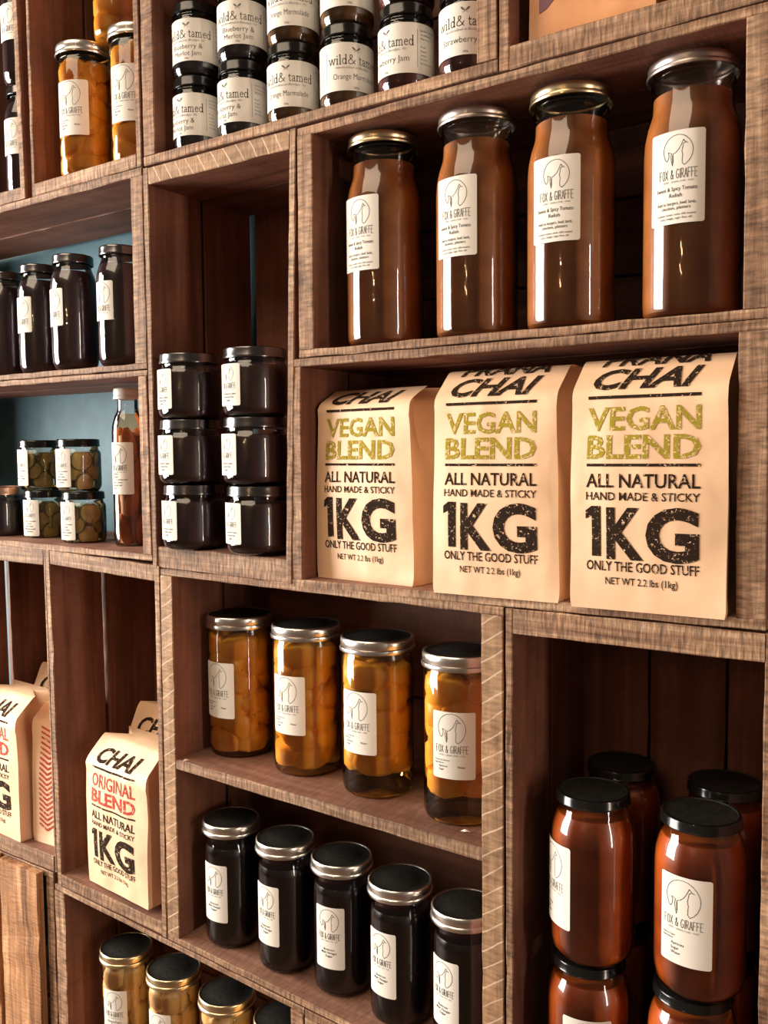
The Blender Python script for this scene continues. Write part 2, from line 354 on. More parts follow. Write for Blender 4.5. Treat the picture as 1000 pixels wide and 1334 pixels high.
# ------------------------------------------------------------------ printing: text and line art as thin meshes
def text2d(s, bold=0, shear=0, res=2, space=1):
    cu = bpy.data.curves.new('t', 'FONT'); cu.body = s; cu.size = 1; cu.resolution_u = res; cu.offset = bold; cu.shear = shear; cu.space_character = space
    cu.fill_mode = 'FRONT'
    o = bpy.data.objects.new('t', cu); COL.objects.link(o)
    dg = bpy.context.evaluated_depsgraph_get(); me = bpy.data.meshes.new_from_object(o.evaluated_get(dg))
    V = [(v.co.x, v.co.y) for v in me.vertices]; Fs = [tuple(p.vertices) for p in me.polygons]
    bpy.data.objects.remove(o); bpy.data.curves.remove(cu); bpy.data.meshes.remove(me)
    return V, Fs
TC = {}
class Print:
    def __init__(self): self.V = []; self.F = []; self.M = []
    def text(self, s, cx, base, h, w=None, mat=0, bold=0, shear=0, res=2, align='c', space=1, caph=None):
        k = (s, bold, shear, res, space)
        if k not in TC: TC[k] = text2d(*k)
        V, Fs = TC[k]
        if not V: return
        x0 = min(v[0] for v in V); x1 = max(v[0] for v in V)
        H = caph or .73; sy = h / H; sx = w / (x1 - x0) if w else sy
        ww = (x1 - x0) * sx
        ox = cx - ww / 2 if align == 'c' else cx
        b = len(self.V)
        self.V += [((x - x0) * sx + ox, y * sy + base) for x, y in V]
        self.F += [tuple(i + b for i in f) for f in Fs]; self.M += [mat] * len(Fs)
    def line(self, pts, wd, mat=0, closed=False):
        n = len(pts); segs = n if closed else n - 1
        for i in range(segs):
            a = Vector(pts[i]); c = Vector(pts[(i + 1) % n]); d = c - a
            if d.length < 1e-7: continue
            d.normalize(); p = Vector((-d.y, d.x)) * wd / 2; a2 = a - d * wd * .3; c2 = c + d * wd * .3
            b = len(self.V); self.V += [tuple(a2 - p), tuple(c2 - p), tuple(c2 + p), tuple(a2 + p)]
            self.F.append((b, b + 1, b + 2, b + 3)); self.M.append(mat)
    def poly(self, pts, mat=0):
        b = len(self.V); self.V += [tuple(p) for p in pts]; self.F.append(tuple(range(b, b + len(pts)))); self.M.append(mat)
    def mesh(self, name, fn, mats, gx=None, gy=None):
        """cut on a grid, then lay on a surface with fn(u, v)"""
        bm = bmesh.new(); vs = [bm.verts.new((x, y, 0)) for x, y in self.V]
        for f, m in zip(self.F, self.M):
            try: fc = bm.faces.new([vs[i] for i in f]); fc.material_index = m
            except ValueError: pass
        def cut(ax, step):
            c = [v.co[ax] for v in bm.verts]; lo, hi = min(c), max(c); k = math.ceil(lo / step)
            while k * step < hi:
                co = [0, 0, 0]; no = [0, 0, 0]; co[ax] = k * step; no[ax] = 1
                bmesh.ops.bisect_plane(bm, geom=bm.verts[:] + bm.edges[:] + bm.faces[:], plane_co=co, plane_no=no, dist=1e-7); k += 1
        if gx: cut(0, gx)
        if gy: cut(1, gy)
        for v in bm.verts: v.co = fn(v.co.x, v.co.y)
        me = bpy.data.meshes.new(name); bm.to_mesh(me); bm.free()
        for m in mats: me.materials.append(M[m])
        return me

EMBLEM = [(.64, .4), (.5, .46), (.36, .64), (.23, .34), (.06, .06), (-.15, -.13), (-.32, -.19), (-.35, -.43), (-.31, -.68), (-.36, -.96), (-.43, -.68), (-.47, -.38), (-.42, -.15),
          (-.66, -.04), (-.60, -.26), (-.63, -.47), (-.74, -.62), (-.84, -.52), (-.93, -.3), (-.99, -.05), (-.98, .2), (-.90, .46), (-.76, .68), (-.56, .86), (-.3, .98), (0, 1.02), (.3, .96), (.56, .80), (.78, .56),
          (.93, .28), (.98, 0), (.95, -.3), (.82, -.62), (.62, -.86), (.42, -1), (.29, -.85), (.29, -.6), (.32, -.34), (.26, -.1), (.31, .15), (.36, .38), (.49, .46)]
ST = {'F': [[(0, 0), (0, 1), (.8, 1)], [(0, .55), (.6, .55)]], 'O': [[(.4 + .4 * cos(a * pi / 6), .5 + .5 * sin(a * pi / 6)) for a in range(13)]],
      'X': [[(0, 0), (.8, 1)], [(0, 1), (.8, 0)]], 'G': [[(.8, .85), (.5, 1), (.15, .85), (0, .5), (.1, .15), (.4, 0), (.75, .1), (.8, .45), (.45, .45)]],
      'I': [[(.2, 0), (.2, 1)]], 'R': [[(0, 0), (0, 1), (.5, .98), (.7, .75), (.5, .5), (0, .48)], [(.3, .5), (.8, 0)]],
      'A': [[(0, 0), (.4, 1), (.8, 0)], [(.15, .35), (.65, .35)]], 'E': [[(.75, 1), (0, 1), (0, 0), (.75, 0)], [(0, .52), (.6, .52)]],
      '&': [[(.9, 0), (.25, .7), (.3, .95), (.5, .95), (.55, .75), (.1, .35), (.1, .1), (.35, 0), (.7, .15), (.9, .45)]]}
def stroke_text(p, s, cx, base, h, w, wd):
    adv = {'I': .55, ' ': .7, '&': 1.15}; tot = sum(adv.get(c, 1.05) for c in s) - .25; sx = w / tot; x = cx - w / 2
    for c in s:
        for st in ST.get(c, []): p.line([(x + a * sx, base + b * h) for a, b in st], wd)
        x += adv.get(c, 1.05) * sx

def farm_print(cy, rad, lines, w, fox_h=.010, fox_w=.046, wd=.00055, cx=-.002):
    """emblem centred at cy; lines = (text, dy below emblem centre, height, width, align, x)"""
    p = Print()
    p.line([(cx + x * rad, cy + y * rad) for x, y in EMBLEM], wd, closed=True)
    p.line([(cx - .34 * rad, cy - .3 * rad), (cx - .33 * rad, cy - .75 * rad)], wd * 2)
    b = cy - rad - fox_h * 1.35
    stroke_text(p, 'FOX & GIRAFFE', cx, b, fox_h, fox_w, wd)
    p.text('COFFEE  •  GENERAL STORE  •  FOOD', cx, b - fox_h * .42, fox_h * .2, fox_w * .82, 1)
    for s, z, h, ww, al, x in lines: p.text(s, x, z, h, ww, 0, align=al, bold=.004)
    return p

LAB = {}     # name: (width, height, Print)
LAB['relish'] = (.062, .100, farm_print(.0285, .0165, [('Sweet & Spicy Tomato', -.0145, .0045, .046, 'c', 0), ('Relish', -.0215, .0045, None, 'c', 0),
                 ('Add to burgers, beef, lamb,', -.0295, .0036, .044, 'c', 0), ('chicken, platters', -.0345, .0036, None, 'c', 0),
                 ('Contains: tomato, onion, chilli, mustard,', -.0410, .0024, .044, 'c', 0), ('curry, vinegar, sugar, flour, salt', -.0450, .0024, .036, 'c', 0)], .062, fox_w=.042, cx=.002))
LAB['peach'] = (.062, .092, farm_print(.0235, .0200, [('Preserved Apricots', -.0215, .0022, .022, 'l', -.027), ('Ingredients:', -.0252, .0022, .014, 'l', -.027),
                 ('Apricots', -.0300, .0028, .013, 'l', -.021), ('Sugar', -.0345, .0028, .008, 'l', -.021), ('Water', -.0300, .0028, .011, 'l', .006)], .062))
LAB['apricot'] = (.062, .104, farm_print(.0270, .0205, [('Apricot Jam', -.0195, .0022, .016, 'l', -.027), ('Ingredients:', -.0232, .0022, .014, 'l', -.027),
                 ('Apricots', -.0295, .0034, .016, 'l', -.016), ('Sugar', -.0350, .0034, .010, 'l', -.016), ('Water', -.0405, .0034, .012, 'l', -.016)], .062))
LAB['beet'] = (.050, .095, farm_print(.0270, .0165, [('Beetroot', -.0190, .0036, .018, 'c', 0), ('Malt Vinegar', -.0240, .0036, .026, 'c', 0), ('Sugar', -.0290, .0036, .012, 'c', 0)], .05, .009, .036, cx=0))
LAB['strawberry'] = (.046, .062, farm_print(.0170, .0115, [('Strawberry Jam', -.0145, .0030, .030, 'c', 0), ('Strawberries', -.0192, .0030, .023, 'c', 0), ('Sugar', -.0240, .0030, .010, 'c', 0)], .046, .008, .030, .00045, 0))
LAB['plain'] = (.046, .066, farm_print(.0130, .0175, [], .046, .010, .034, .0005, 0))
LAB['pickle'] = (.042, .070, farm_print(.0220, .0110, [('Zucchini Cucumber', -.0075, .0034, .030, 'c', 0), ('Onion', -.0125, .0034, .010, 'c', 0), ('Rice wine', -.0175, .0034, .018, 'c', 0),
                 ('Mustard seeds', -.0225, .0034, .026, 'c', 0), ('Turmeric', -.0275, .0034, .016, 'c', 0)], .042, .007, .028, .0004, 0))
LAB['pear'] = (.050, .092, farm_print(.0260, .0165, [('Bottled Pears', -.0140, .0036, .028, 'c', 0), ('Pears', -.0190, .0036, .012, 'c', 0), ('Sugar', -.0240, .0036, .012, 'c', 0), ('Water', -.0290, .0036, .012, 'c', 0)], .05, .009, .036, cx=0))
LAB['bottle'] = (.050, .092, farm_print(.0250, .0165, [('Peppers', -.0110, .0030, .014, 'l', -.018), ('Vinegar', -.0160, .0030, .014, 'l', -.018), ('Olive oil, mustard seeds', -.0210, .0030, .032, 'l', -.018),
                 ('Garlic, cloves', -.0260, .0030, .022, 'l', -.018), ('Bay leaf, salt', -.0310, .0030, .022, 'l', -.018), ('Sugar', -.0360, .0030, .010, 'l', -.018)], .05, .009, .034, cx=-.003))

def leaf(p, cx, cy, a, s):
    pts = []
    for k in range(9):
        t = k / 8 * pi; pts.append((s * .5 - s * .5 * cos(t), s * .19 * sin(t)))
    pts = pts + [(x, -y) for x, y in pts[-2:0:-1]]
    p.poly([(cx + x * cos(a) - y * sin(a), cy + x * sin(a) + y * cos(a)) for x, y in pts], 1)
SERIF = {'w': (1.0, [[(0, .6), (.2, 0), (.4, .6), (.6, 0), (.8, .6)], [(-.08, .6), (.1, .6)], [(.32, .6), (.48, .6)], [(.7, .6), (.9, .6)]]),
         'i': (.36, [[(.1, 0), (.1, .6)], [(0, 0), (.22, 0)], [(0, .58), (.1, .6)], [(.1, .82), (.1, .88)]]), 'l': (.36, [[(.1, 0), (.1, 1)], [(0, 0), (.22, 0)], [(0, .97), (.1, 1)]]),
         'd': (.68, [[(.24 + .2 * cos(a * pi / 6), .3 + .3 * sin(a * pi / 6)) for a in range(13)], [(.46, 0), (.46, 1)], [(.36, .97), (.46, 1)], [(.46, 0), (.57, .02)]]),
         '&': (.95, ST['&']), ' ': (.42, []), 't': (.45, [[(.15, .8), (.15, .1), (.25, 0), (.36, .06)], [(.02, .6), (.34, .6)]]),
         'a': (.55, [[(.05, .48), (.15, .6), (.28, .58), (.34, .46), (.34, .06), (.44, 0)], [(.34, .35), (.15, .3), (.04, .16), (.1, .02), (.22, 0), (.34, .1)]]),
         'm': (.98, [[(.1, 0), (.1, .6)], [(.1, .45), (.24, .6), (.36, .58), (.42, .45), (.42, 0)], [(.42, .45), (.56, .6), (.68, .58), (.74, .45), (.74, 0)], [(0, 0), (.2, 0)], [(.33, 0), (.52, 0)], [(.65, 0), (.84, 0)], [(0, .58), (.1, .6)]]),
         'e': (.56, [[(.04, .34), (.42, .34), (.4, .5), (.24, .6), (.1, .5), (.04, .3), (.1, .08), (.24, 0), (.42, .1)]])}
def serif_text(p, s, cx, base, h, w, wd):
    tot = sum(SERIF[c][0] for c in s) - .1; sx = w / tot; x = cx - w / 2
    for c in s:
        a, st = SERIF[c]
        for l in st:
            vert = len(l) == 2 and l[0][0] == l[1][0]
            p.line([(x + q * sx, base + r * h) for q, r in l], wd * (1.35 if vert else 1))
        x += a * sx
def jam_print(lines):
    p = Print()
    for a, sg in ((radians(42), 1), (radians(138), -1)):
        leaf(p, sg * .0012, .0215, a, .0062); p.line([(-sg * .0032, .0188), (sg * .0025, .0235)], .0005, 1)
    serif_text(p, 'wild& tamed', 0, .0030, .0125, .079, .00085)
    p.text('Handcrafted in Bendigo, Vic', 0, -.0028, .0034, .060, 1, shear=.5, bold=-.008)
    if len(lines) == 2:
        p.text(lines[0], 0, -.0135, .0078, None, 0, bold=-.012); p.text(lines[1], 0, -.0240, .0078, None, 0, bold=-.012)
    else: p.text(lines[0], 0, -.0170, .0082, .066, 0, bold=-.012)
    p.text('200g', 0, -.0292, .0026, None, 1)
    for sg in (1, -1):
        p.line([(sg * .0445, .024), (sg * .0445, -.024)], .0005, 1)
        for k in range(9):
            if k in (3,): continue
            ln = (.022, .020, .014, 0, .008, .010, .009, .011, .020)[k]; x0 = .049 if sg > 0 else -.049 - ln
            p.text(('Ingredients and care', 'Keep chilled once open', 'Made by hand', '', 'Fruit', 'Sugar', 'Lemon', 'Pectin', 'Best before see lid')[k], x0, .022 - k * .0052, .0024, ln, 1, align='l')
    return p
LAB['wt_blue'] = (.222, .064, jam_print(['Blueberry &', 'Merlot Jam']))
LAB['wt_black'] = (.222, .064, jam_print(['Blackberry &', 'Shiraz Jam']))
LAB['wt_marm'] = (.222, .064, jam_print(['Orange Marmalade']))
LAB['wt_straw'] = (.222, .064, jam_print(['Strawberry Jam']))

# ------------------------------------------------------------------ jars
def lathe(name, prof, mats, seg=56, fm=None):
    V = []; F = []; FM = []; rings = []
    for r, z in prof:
        if r < 1e-6: rings.append([len(V)]); V.append((0, 0, z))
        else:
            rings.append(list(range(len(V), len(V) + seg)))
            V += [(r * sin(2 * pi * k / seg), -r * cos(2 * pi * k / seg), z) for k in range(seg)]
    for i in range(len(rings) - 1):
        a, b = rings[i], rings[i + 1]; m = fm[i] if fm else 0
        for k in range(seg):
            q = (k + 1) % seg
            if len(a) == 1 and len(b) == 1: continue
            if len(a) == 1: F.append((a[0], b[q], b[k]))
            elif len(b) == 1: F.append((a[k], a[q], b[0]))
            else: F.append((a[k], a[q], b[q], b[k]))
            FM.append(m)
    return mk(name, V, F, mats, FM, smooth=True)

def lid_mesh(R, z0, z1, mat, topmat, kind='screw'):
    h = z1 - z0
    if kind == 'bead':      # rolled rim at the bottom edge, step, raised top rim
        prof = [(R * .965, z0), (R * 1.0, z0 + h * .02), (R * 1.012, z0 + h * .16), (R * 1.0, z0 + h * .30), (R * .972, z0 + h * .36), (R * .975, z0 + h * .45), (R * .985, z0 + h * .55),
                (R * .982, z0 + h * .82), (R * .965, z0 + h * .96), (R * .945, z1), (R * .925, z1 - .0003), (R * .905, z1 - .0016), (R * .6, z1 - .0016), (R * .58, z1 - .0011), (0, z1 - .0011)]
        fm = [0] * 11 + [1] * 3
    else:                   # twist-off lid
        prof = [(R * .95, z0), (R * 1.0, z0 + h * .04), (R * 1.006, z0 + h * .14), (R * .99, z0 + h * .24), (R * .985, z0 + h * .8), (R * .97, z0 + h * .94), (R * .94, z1), (R * .90, z1),
                (R * .88, z1 - .0012), (0, z1 - .0012)]
        fm = [0] * 7 + [1] * 2
    return lathe('lid', prof, [mat, topmat], 56, fm)

def inner(prof, g, top):
    """contents outline: the glass outline moved in by g, cut at height top"""
    o = [(0, .004)]; last = None
    for r, z in prof:
        z2 = max(z, .004)
        if z2 >= top: break
        if r - g > 0: o.append((r - g, z2 + (.001 if z < .004 else 0))); last = (r, z)
    # interpolate the cut
    for (r0, z0), (r1, z1) in zip(prof, prof[1:]):
        if z0 <= top <= z1 and z1 > z0:
            t = (top - z0) / (z1 - z0); rr = r0 + (r1 - r0) * t - g; o += [(rr, top - .0008), (rr - .003, top)]; break
    o.append((0, top - .001)); return o

#        glass outline (r, z) ; lid (R, z0, z1, style) ; fill height
JAR = {
 'relish': ([(0, .0015), (.044, 0), (.050, .003), (.0538, .009), (.0545, .018), (.0545, .186), (.0535, .204), (.0505, .219), (.0465, .231), (.0448, .238), (.0442, .262), (.046, .264), (.046, .267), (.0442, .269), (.0442, .282)],
            (.0508, .2735, .2885, 'bead'), .252),
 'peach': ([(0, .003), (.042, .001), (.046, 0), (.0515, .003), (.0538, .009), (.054, .016), (.054, .200), (.0530, .206), (.0515, .209), (.0515, .224)], (.0562, .2120, .2330, 'bead'), .203),
 'peachs': ([(0, .003), (.036, .001), (.040, 0), (.0440, .003), (.0456, .009), (.046, .016), (.046, .192), (.0450, .198), (.0435, .201), (.0435, .216)], (.0485, .2060, .2250, 'bead'), .192),
 'beet': ([(0, .0015), (.035, 0), (.040, .002), (.0437, .008), (.0445, .016), (.0445, .152), (.0435, .162), (.0405, .170), (.0398, .175), (.0398, .196)], (.0478, .1850, .2040, 'bead'), .166),
 'jam': ([(0, .0015), (.041, 0), (.047, .003), (.0502, .009), (.0510, .016), (.0510, .070), (.0495, .0765), (.0455, .081), (.0450, .084), (.0450, .098)], (.0488, .0870, .1030, 'screw'), .0775),
 'apricot': ([(0, .0015), (.036, 0), (.043, .003), (.0500, .013), (.0525, .026), (.0530, .040), (.0530, .150), (.0520, .164), (.0485, .178), (.0445, .187), (.0430, .190), (.0430, .206)], (.0462, .2000, .2125, 'screw'), .186),
 'syrup': ([(0, .0015), (.030, 0), (.035, .003), (.0395, .012), (.0410, .022), (.0410, .150), (.0400, .159), (.0360, .172), (.0325, .181), (.0315, .186), (.0315, .198)], (.0362, .1890, .2050, 'screw'), .176),
 'pickle': ([(0, .0015), (.033, 0), (.037, .003), (.0400, .009), (.0405, .014), (.0405, .068), (.0395, .0735), (.0365, .077), (.0358, .080), (.0358, .094)], (.0388, .0830, .0970, 'screw'), .074),
 'bottle': ([(0, .0015), (.023, 0), (.026, .003), (.0282, .009), (.0287, .014), (.0287, .205), (.0278, .218), (.0235, .234), (.0190, .243), (.0178, .249), (.0178, .272)], (.0245, .2640, .2830, 'bead'), .238),
 'wt': ([(0, .0015), (.030, 0), (.034, .002), (.0368, .008), (.0375, .013), (.0375, .080), (.0370, .0845), (.0352, .089), (.0345, .0915), (.0350, .093), (.0345, .0945), (.0345, .107)], (.0368, .0960, .1120, 'screw'), .086),
}
CONT = {'relish': 'relish', 'beet': 'beet', 'jam': 'jam', 'apricot': 'apricot', 'syr': 'syr', 'blue': 'blue', 'marm': 'marm', 'straw': 'straw'}
LABZ = {'relish': .152, 'peach': .112, 'apricot': .100, 'beet': .0925, 'strawberry': .047, 'plain': .110, 'pickle': .044, 'pear': .118, 'bottle': .142}

def radial(v, rmax):
    r = sqrt(v[0] ** 2 + v[1] ** 2)
    return (v[0] * rmax / r, v[1] * rmax / r, v[2]) if r > rmax else v
def blob(rng, c, sz, rmax, az, tilt, crease=.18, zlo=None, seg=14, rings=9):
    """a soft fruit half pressed against the glass"""
    V = []; F = []; sx, sy, sz_ = sz; sd = rng.random() * 50
    mt = Matrix.Rotation(az, 3, 'Z') @ Matrix.Rotation(tilt, 3, 'Y')
    for i in range(rings + 1):
        th = pi * i / rings
        for k in range(seg):
            ph = 2 * pi * k / seg; p = Vector((sin(th) * cos(ph), sin(th) * sin(ph), cos(th)))
            g = 1 - crease * math.exp(-((p.x) / .16) ** 2) * (1 if p.y < 0 else .2) + .07 * noise.noise(p * 1.8 + Vector((sd, 0, 0)))
            q = mt @ Vector((p.x * sx * g, p.y * sy * g, p.z * sz_ * g)) + Vector(c)
            q = radial(tuple(q), rmax)
            if zlo is not None and q[2] < zlo: q = (q[0], q[1], zlo)
            V.append(q)
    for i in range(rings):
        for k in range(seg):
            q = (k + 1) % seg; F.append((i * seg + k, (i + 1) * seg + k, (i + 1) * seg + q, i * seg + q))
    return V, F
def slice_mesh(rng, c, R, t, az, rmax):
    """round cucumber slice standing against the glass, pale flesh and dark skin"""
    V = []; F = []; FM = []; n = 20; mt = Matrix.Rotation(az, 3, 'Z') @ Matrix.Rotation(rng.uniform(-.35, .35), 3, 'X')
    def ad(x, y, z):
        V.append(radial(tuple(mt @ Vector((x, y, z)) + Vector(c)), rmax)); return len(V) - 1
    for s in (-1, 1):
        ce = ad(0, s * t / 2, 0); r1 = [ad(R * .55 * sin(2 * pi * k / n), s * t * .42, R * .55 * cos(2 * pi * k / n)) for k in range(n)]
        r2 = [ad(R * .9 * sin(2 * pi * k / n), s * t / 2, R * .9 * cos(2 * pi * k / n)) for k in range(n)]
        r3 = [ad(R * sin(2 * pi * k / n), s * t * .3, R * cos(2 * pi * k / n)) for k in range(n)]
        for k in range(n):
            q = (k + 1) % n
            for f, m in (((ce, r1[k], r1[q]), 0), ((r1[k], r2[k], r2[q], r1[q]), 0), ((r2[k], r3[k], r3[q], r2[q]), 1)):
                F.append(f if s < 0 else f[::-1]); FM.append(m)
        if s < 0: keep = r3
    for k in range(n):
        q = (k + 1) % n; F.append((keep[k], r3[k], r3[q], keep[q])); FM.append(1)
    return V, F, FM

PROTO = {}
def label_meshes(lab, R):
    w, h, p = LAB[lab]; r = R + .0004; n = max(10, int(w / .004)); V = []; F = []
    rc = .0025 if w < .2 else 0          # rounded corners by shortening the end columns
    cols = [(-w / 2, rc), (-w / 2 + rc * .3, rc * .35), (-w / 2 + rc, 0)] if rc else [(-w / 2, 0)]
    k0 = len(cols)
    inner_ = [(-w / 2 + rc + (w - 2 * rc) * i / n, 0) for i in range(1, n)]
    cols = cols + inner_ + [(-x, c) for x, c in cols[:k0][::-1]]
    for x, c in cols:
        a = x / r
        for z in (-h / 2 + c, h / 2 - c): V.append((r * sin(a), -r * cos(a), z))
    for i in range(len(cols) - 1): F.append((2 * i, 2 * i + 2, 2 * i + 3, 2 * i + 1))
    lm = mk('label', V, F, ['paper'], smooth=True)
    r2 = r + .00022
    pm = p.mesh('print', lambda u, v: (r2 * sin(u / r2), -r2 * cos(u / r2), v), ['ink', 'inkgrey'], gx=.0035)
    return lm, pm
LM = {}
def jar(kind, cont, lab, lidm, loc, off, label, group, cat='jar', var=0, lift=0):
    x, y, z = loc; key = (kind, cont, lab, lidm, var)
    prof, (lr, lz0, lz1, lk), fill = JAR[kind]; R = max(r for r, _ in prof)
    if key not in PROTO:
        rng = random.Random(hash((len(PROTO) * 13 + 5)))
        root = empty('bottle' if kind == 'bottle' else ('jam_jar' if cont in ('jam', 'blue', 'marm', 'straw', 'apricot') else 'preserve_jar'), (0, 0, 0))
        child('glass', lathe('glass', prof, ['glass']), root)
        # small moulded thread rings on the neck
        if lidm != 'none': child('lid', lid_mesh(lr, lz0, lz1, lidm, 'lidtop' if lidm in ('silver', 'gold', 'blacklid', 'gunmetal') else lidm, lk), root)
        ri = R - .0016
        if cont in CONT:
            child('contents', lathe('contents', inner(prof, .0014, fill), [CONT[cont]]), root)
        elif cont in ('peach', 'pear'):
            core = {'peach': 'peach_core', 'pear': 'pear_core'}[cont]; liq = {'peach': 'syrup_amber', 'pear': 'syrup_pale'}[cont]
            child('syrup', lathe('syrup', inner(prof, .0012, fill), [liq]), root)
            z0 = .006 + lift
            cp = [(0, z0), (ri * .72, z0 + .003), (ri * .80, z0 + .02), (ri * .80, fill - .01), (ri * .7, fill - .004), (0, fill - .004)]
            child('core', lathe('core', cp, [core], 32), root)
            big = cont == 'pear'; step = .040 if big else .0315; zc = z0 + .017; row = 0
            while zc < fill - .008:
                n = 4
                for k in range(n):
                    a = 2 * pi * (k + .5 * (row % 2) + rng.uniform(-.15, .15)) / n + var
                    rr = ri * .54
                    c = (rr * sin(a), -rr * cos(a), min(zc + rng.uniform(-.004, .004), fill - .013))
                    sz = (.028, .026, .033) if big else (.035, .031, .0255)
                    sc = R / .054; sz = tuple(s * sc for s in sz)
                    V, F = blob(rng, c, sz, ri - .0006, a + rng.uniform(-.5, .5), rng.uniform(-.7, .7), .05 if big else .12, z0)
                    child('pear_half' if big else 'peach_half', mk('half', V, F, [cont], smooth=True), root)
                zc += step; row += 1
        elif cont == 'pickle':
            child('brine', lathe('brine', inner(prof, .0012, fill), ['brine']), root)
            child('core', lathe('core', [(0, .006), (ri * .6, .008), (ri * .62, fill - .006), (0, fill - .005)], ['pickle_core'], 28), root)
            for row in range(3):
                for k in range(4):
                    a = 2 * pi * (k + .5 * (row % 2) + rng.uniform(-.2, .2)) / 5; rr = ri * rng.uniform(.72, .86)
                    V, F, FM = slice_mesh(rng, (rr * sin(a), -rr * cos(a), .017 + row * .0205), rng.uniform(.0165, .021), .0045, a + rng.uniform(-.3, .3), ri - .0008)
                    V = [(p[0], p[1], min(max(p[2], .005), fill - .001)) for p in V]
                    child('pickle_slice', mk('pickle_slice', V, F, ['pickle', 'pickle_rim'], FM, smooth=True), root)
        elif cont == 'chilli':
            child('marinade', lathe('marinade', inner(prof, .0012, fill), ['oil']), root)
            child('core', lathe('core', [(0, .006), (ri * .7, .008), (ri * .7, .2), (0, .21)], ['chilli_core'], 28), root)
            for row in range(4):
                for k in range(3):
                    a = 2 * pi * (k + .5 * (row % 2)) / 3 + rng.uniform(-.2, .2); rr = ri * .55
                    V, F = blob(rng, (rr * sin(a), -rr * cos(a), .034 + row * .05), (.012, .0115, .032), ri - .0006, a, rng.uniform(-.25, .25), .1, .006)
                    child('pepper', mk('pepper', V, F, ['chilli'], smooth=True), root)
        if lab:
            if (lab, R) not in LM: LM[(lab, R)] = label_meshes(lab, R)
            lm, pm = LM[(lab, R)]
            lo = child('label', lm, root, (0, 0, 0.052 if lab.startswith('wt') else LABZ[lab])); lo['islabel'] = 1
            child('print', pm, lo)
        PROTO[key] = root
    else:
        root = copy_tree(PROTO[key])
    root.location = (x, y, z + ZO)
    # label faces a bit left of the viewer
    phi = atan2(-x, 1 + y) + radians(off)
    for k in KIDS.get(root.name, []):
        if k.get('islabel'): k.rotation_euler = (0, 0, phi)
    tag(root, label, cat, group)
    return root

# four big relish jars
G = 'large relish jars on the upper right shelf'; T = .1472
for i, (x, y, off, lm, lb) in enumerate([(-.7246, .070, -40, 'gold', 'large relish jar with pale gold lid, farthest left of the four'),
                           (-.5772, .070, -32, 'steel', 'large relish jar with dull brown steel lid, second of the four'),
                           (-.4455, .070, -21, 'gold', 'large relish jar with gold lid, third of the four from the left'),
                           (-.2988, .070, -18, 'steel', 'large relish jar nearest the viewer, at the right end of the upper shelf')]):
    jar('relish', 'relish', 'relish', lm, (x, y, T), off, lb, G)
# peaches
G = 'apricot jars on the middle shelf'
def sh(x): return -.4975 + (x + 1.1235) * (-.0115 / .621) + .0004
for x, y, off, lift, v, lb in [(-1.0476, .103, -44, .003, 0, 'jar of orange apricot halves at the left end of the middle shelf'),
                               (-.9030, .1026, -36, .006, 1, 'jar of orange apricot halves, second from the left on the middle shelf'),
                               (-.7600, .095, -35, .026, 2, 'jar of orange apricot halves floating above dark syrup, third from left'),
                               (-.6100, .085, -13, .030, 3, 'jar of orange apricot halves partly hidden by the right post of its crate')]:
    jar('peach', 'peach', 'peach', 'silver', (x, y, sh(x)), off, lb, G, var=v, lift=lift)
# beetroot
G = 'beetroot jars on the lower shelf'
def sb(x): return -.8005 + (x + 1.1262) * (-.032 / .6247) + .0008
for x, y, off, lb in [(-1.0341, .060, -43, 'black beetroot jar at the left end of the lower shelf'), (-.9190, .0624, -47, 'black beetroot jar, second from the left'),
                      (-.8127, .0700, -28, 'black beetroot jar in the middle of the row of five'), (-.7030, .0650, -40, 'black beetroot jar, fourth from the left'),
                      (-.5920, .0600, -43, 'black beetroot jar half hidden behind the right post of its crate')]:
    jar('beet', 'beet', 'beet', 'silver', (x, y, sb(x)), off, lb, G)
# six jam jars
G = 'dark strawberry jam jars in two stacks of three'
for cx, cy, side, offs in ((-1.076, .030, 'left', (-58, -58, -60)), (-.9375, .032, 'right', (-58, -60, -52))):
    for k in range(3):
        jar('jam', 'jam', 'strawberry', 'gunmetal', (cx + (.003, -.002, 0)[k], cy, -.1505 + .1032 * k), offs[k],
            'dark strawberry jam jar, %s of the %s stack' % (('bottom', 'middle', 'top')[k], side), G)
# apricot jam jars
G = 'red apricot jam jars stacked in the lower right crate'
zb = -.8485
for x, y, off, k, lb in [(-.4130, .062, -2, 0, 'red apricot jam jar under the left front one, cut off by the bottom edge'), (-.4080, .060, -63, 1, 'red apricot jam jar on top at left, its label turned away'),
                         (-.2830, .064, 60, 0, 'red apricot jam jar under the right front one'), (-.2760, .062, -18, 1, 'red apricot jam jar on top at right with label facing forward'),
                         (-.4150, .176, -20, 0, 'apricot jam jar at the back left, lower layer, in deep shade'), (-.4120, .176, -20, 1, 'apricot jam jar at the back left, upper layer, black lid just visible'),
                         (-.2800, .178, -20, 0, 'apricot jam jar at the back right, lower layer, in deep shade'), (-.2770, .178, -20, 1, 'apricot jam jar at the back right, upper layer, black lid just visible')]:
    jar('apricot', 'apricot', 'apricot', 'blacklid', (x, y, zb + .2130 * k), off, lb, G)
# pears
G = 'pear jars at the bottom edge'
for i, (x, off, lb) in enumerate([(-1.3050, -33, 'jar of pale pears at the left end of the bottom row'), (-1.1790, -40, 'jar of pale pears, second in the bottom row'),
                                  (-1.0500, -35, 'jar of pale pears, third in the bottom row'), (-.9260, -35, 'jar of pale pears whose lid alone shows, right end of the bottom row')]):
    jar('peachs', 'pear', 'pear', 'gold', (x, .058, -1.1285), off, lb, G, var=i)
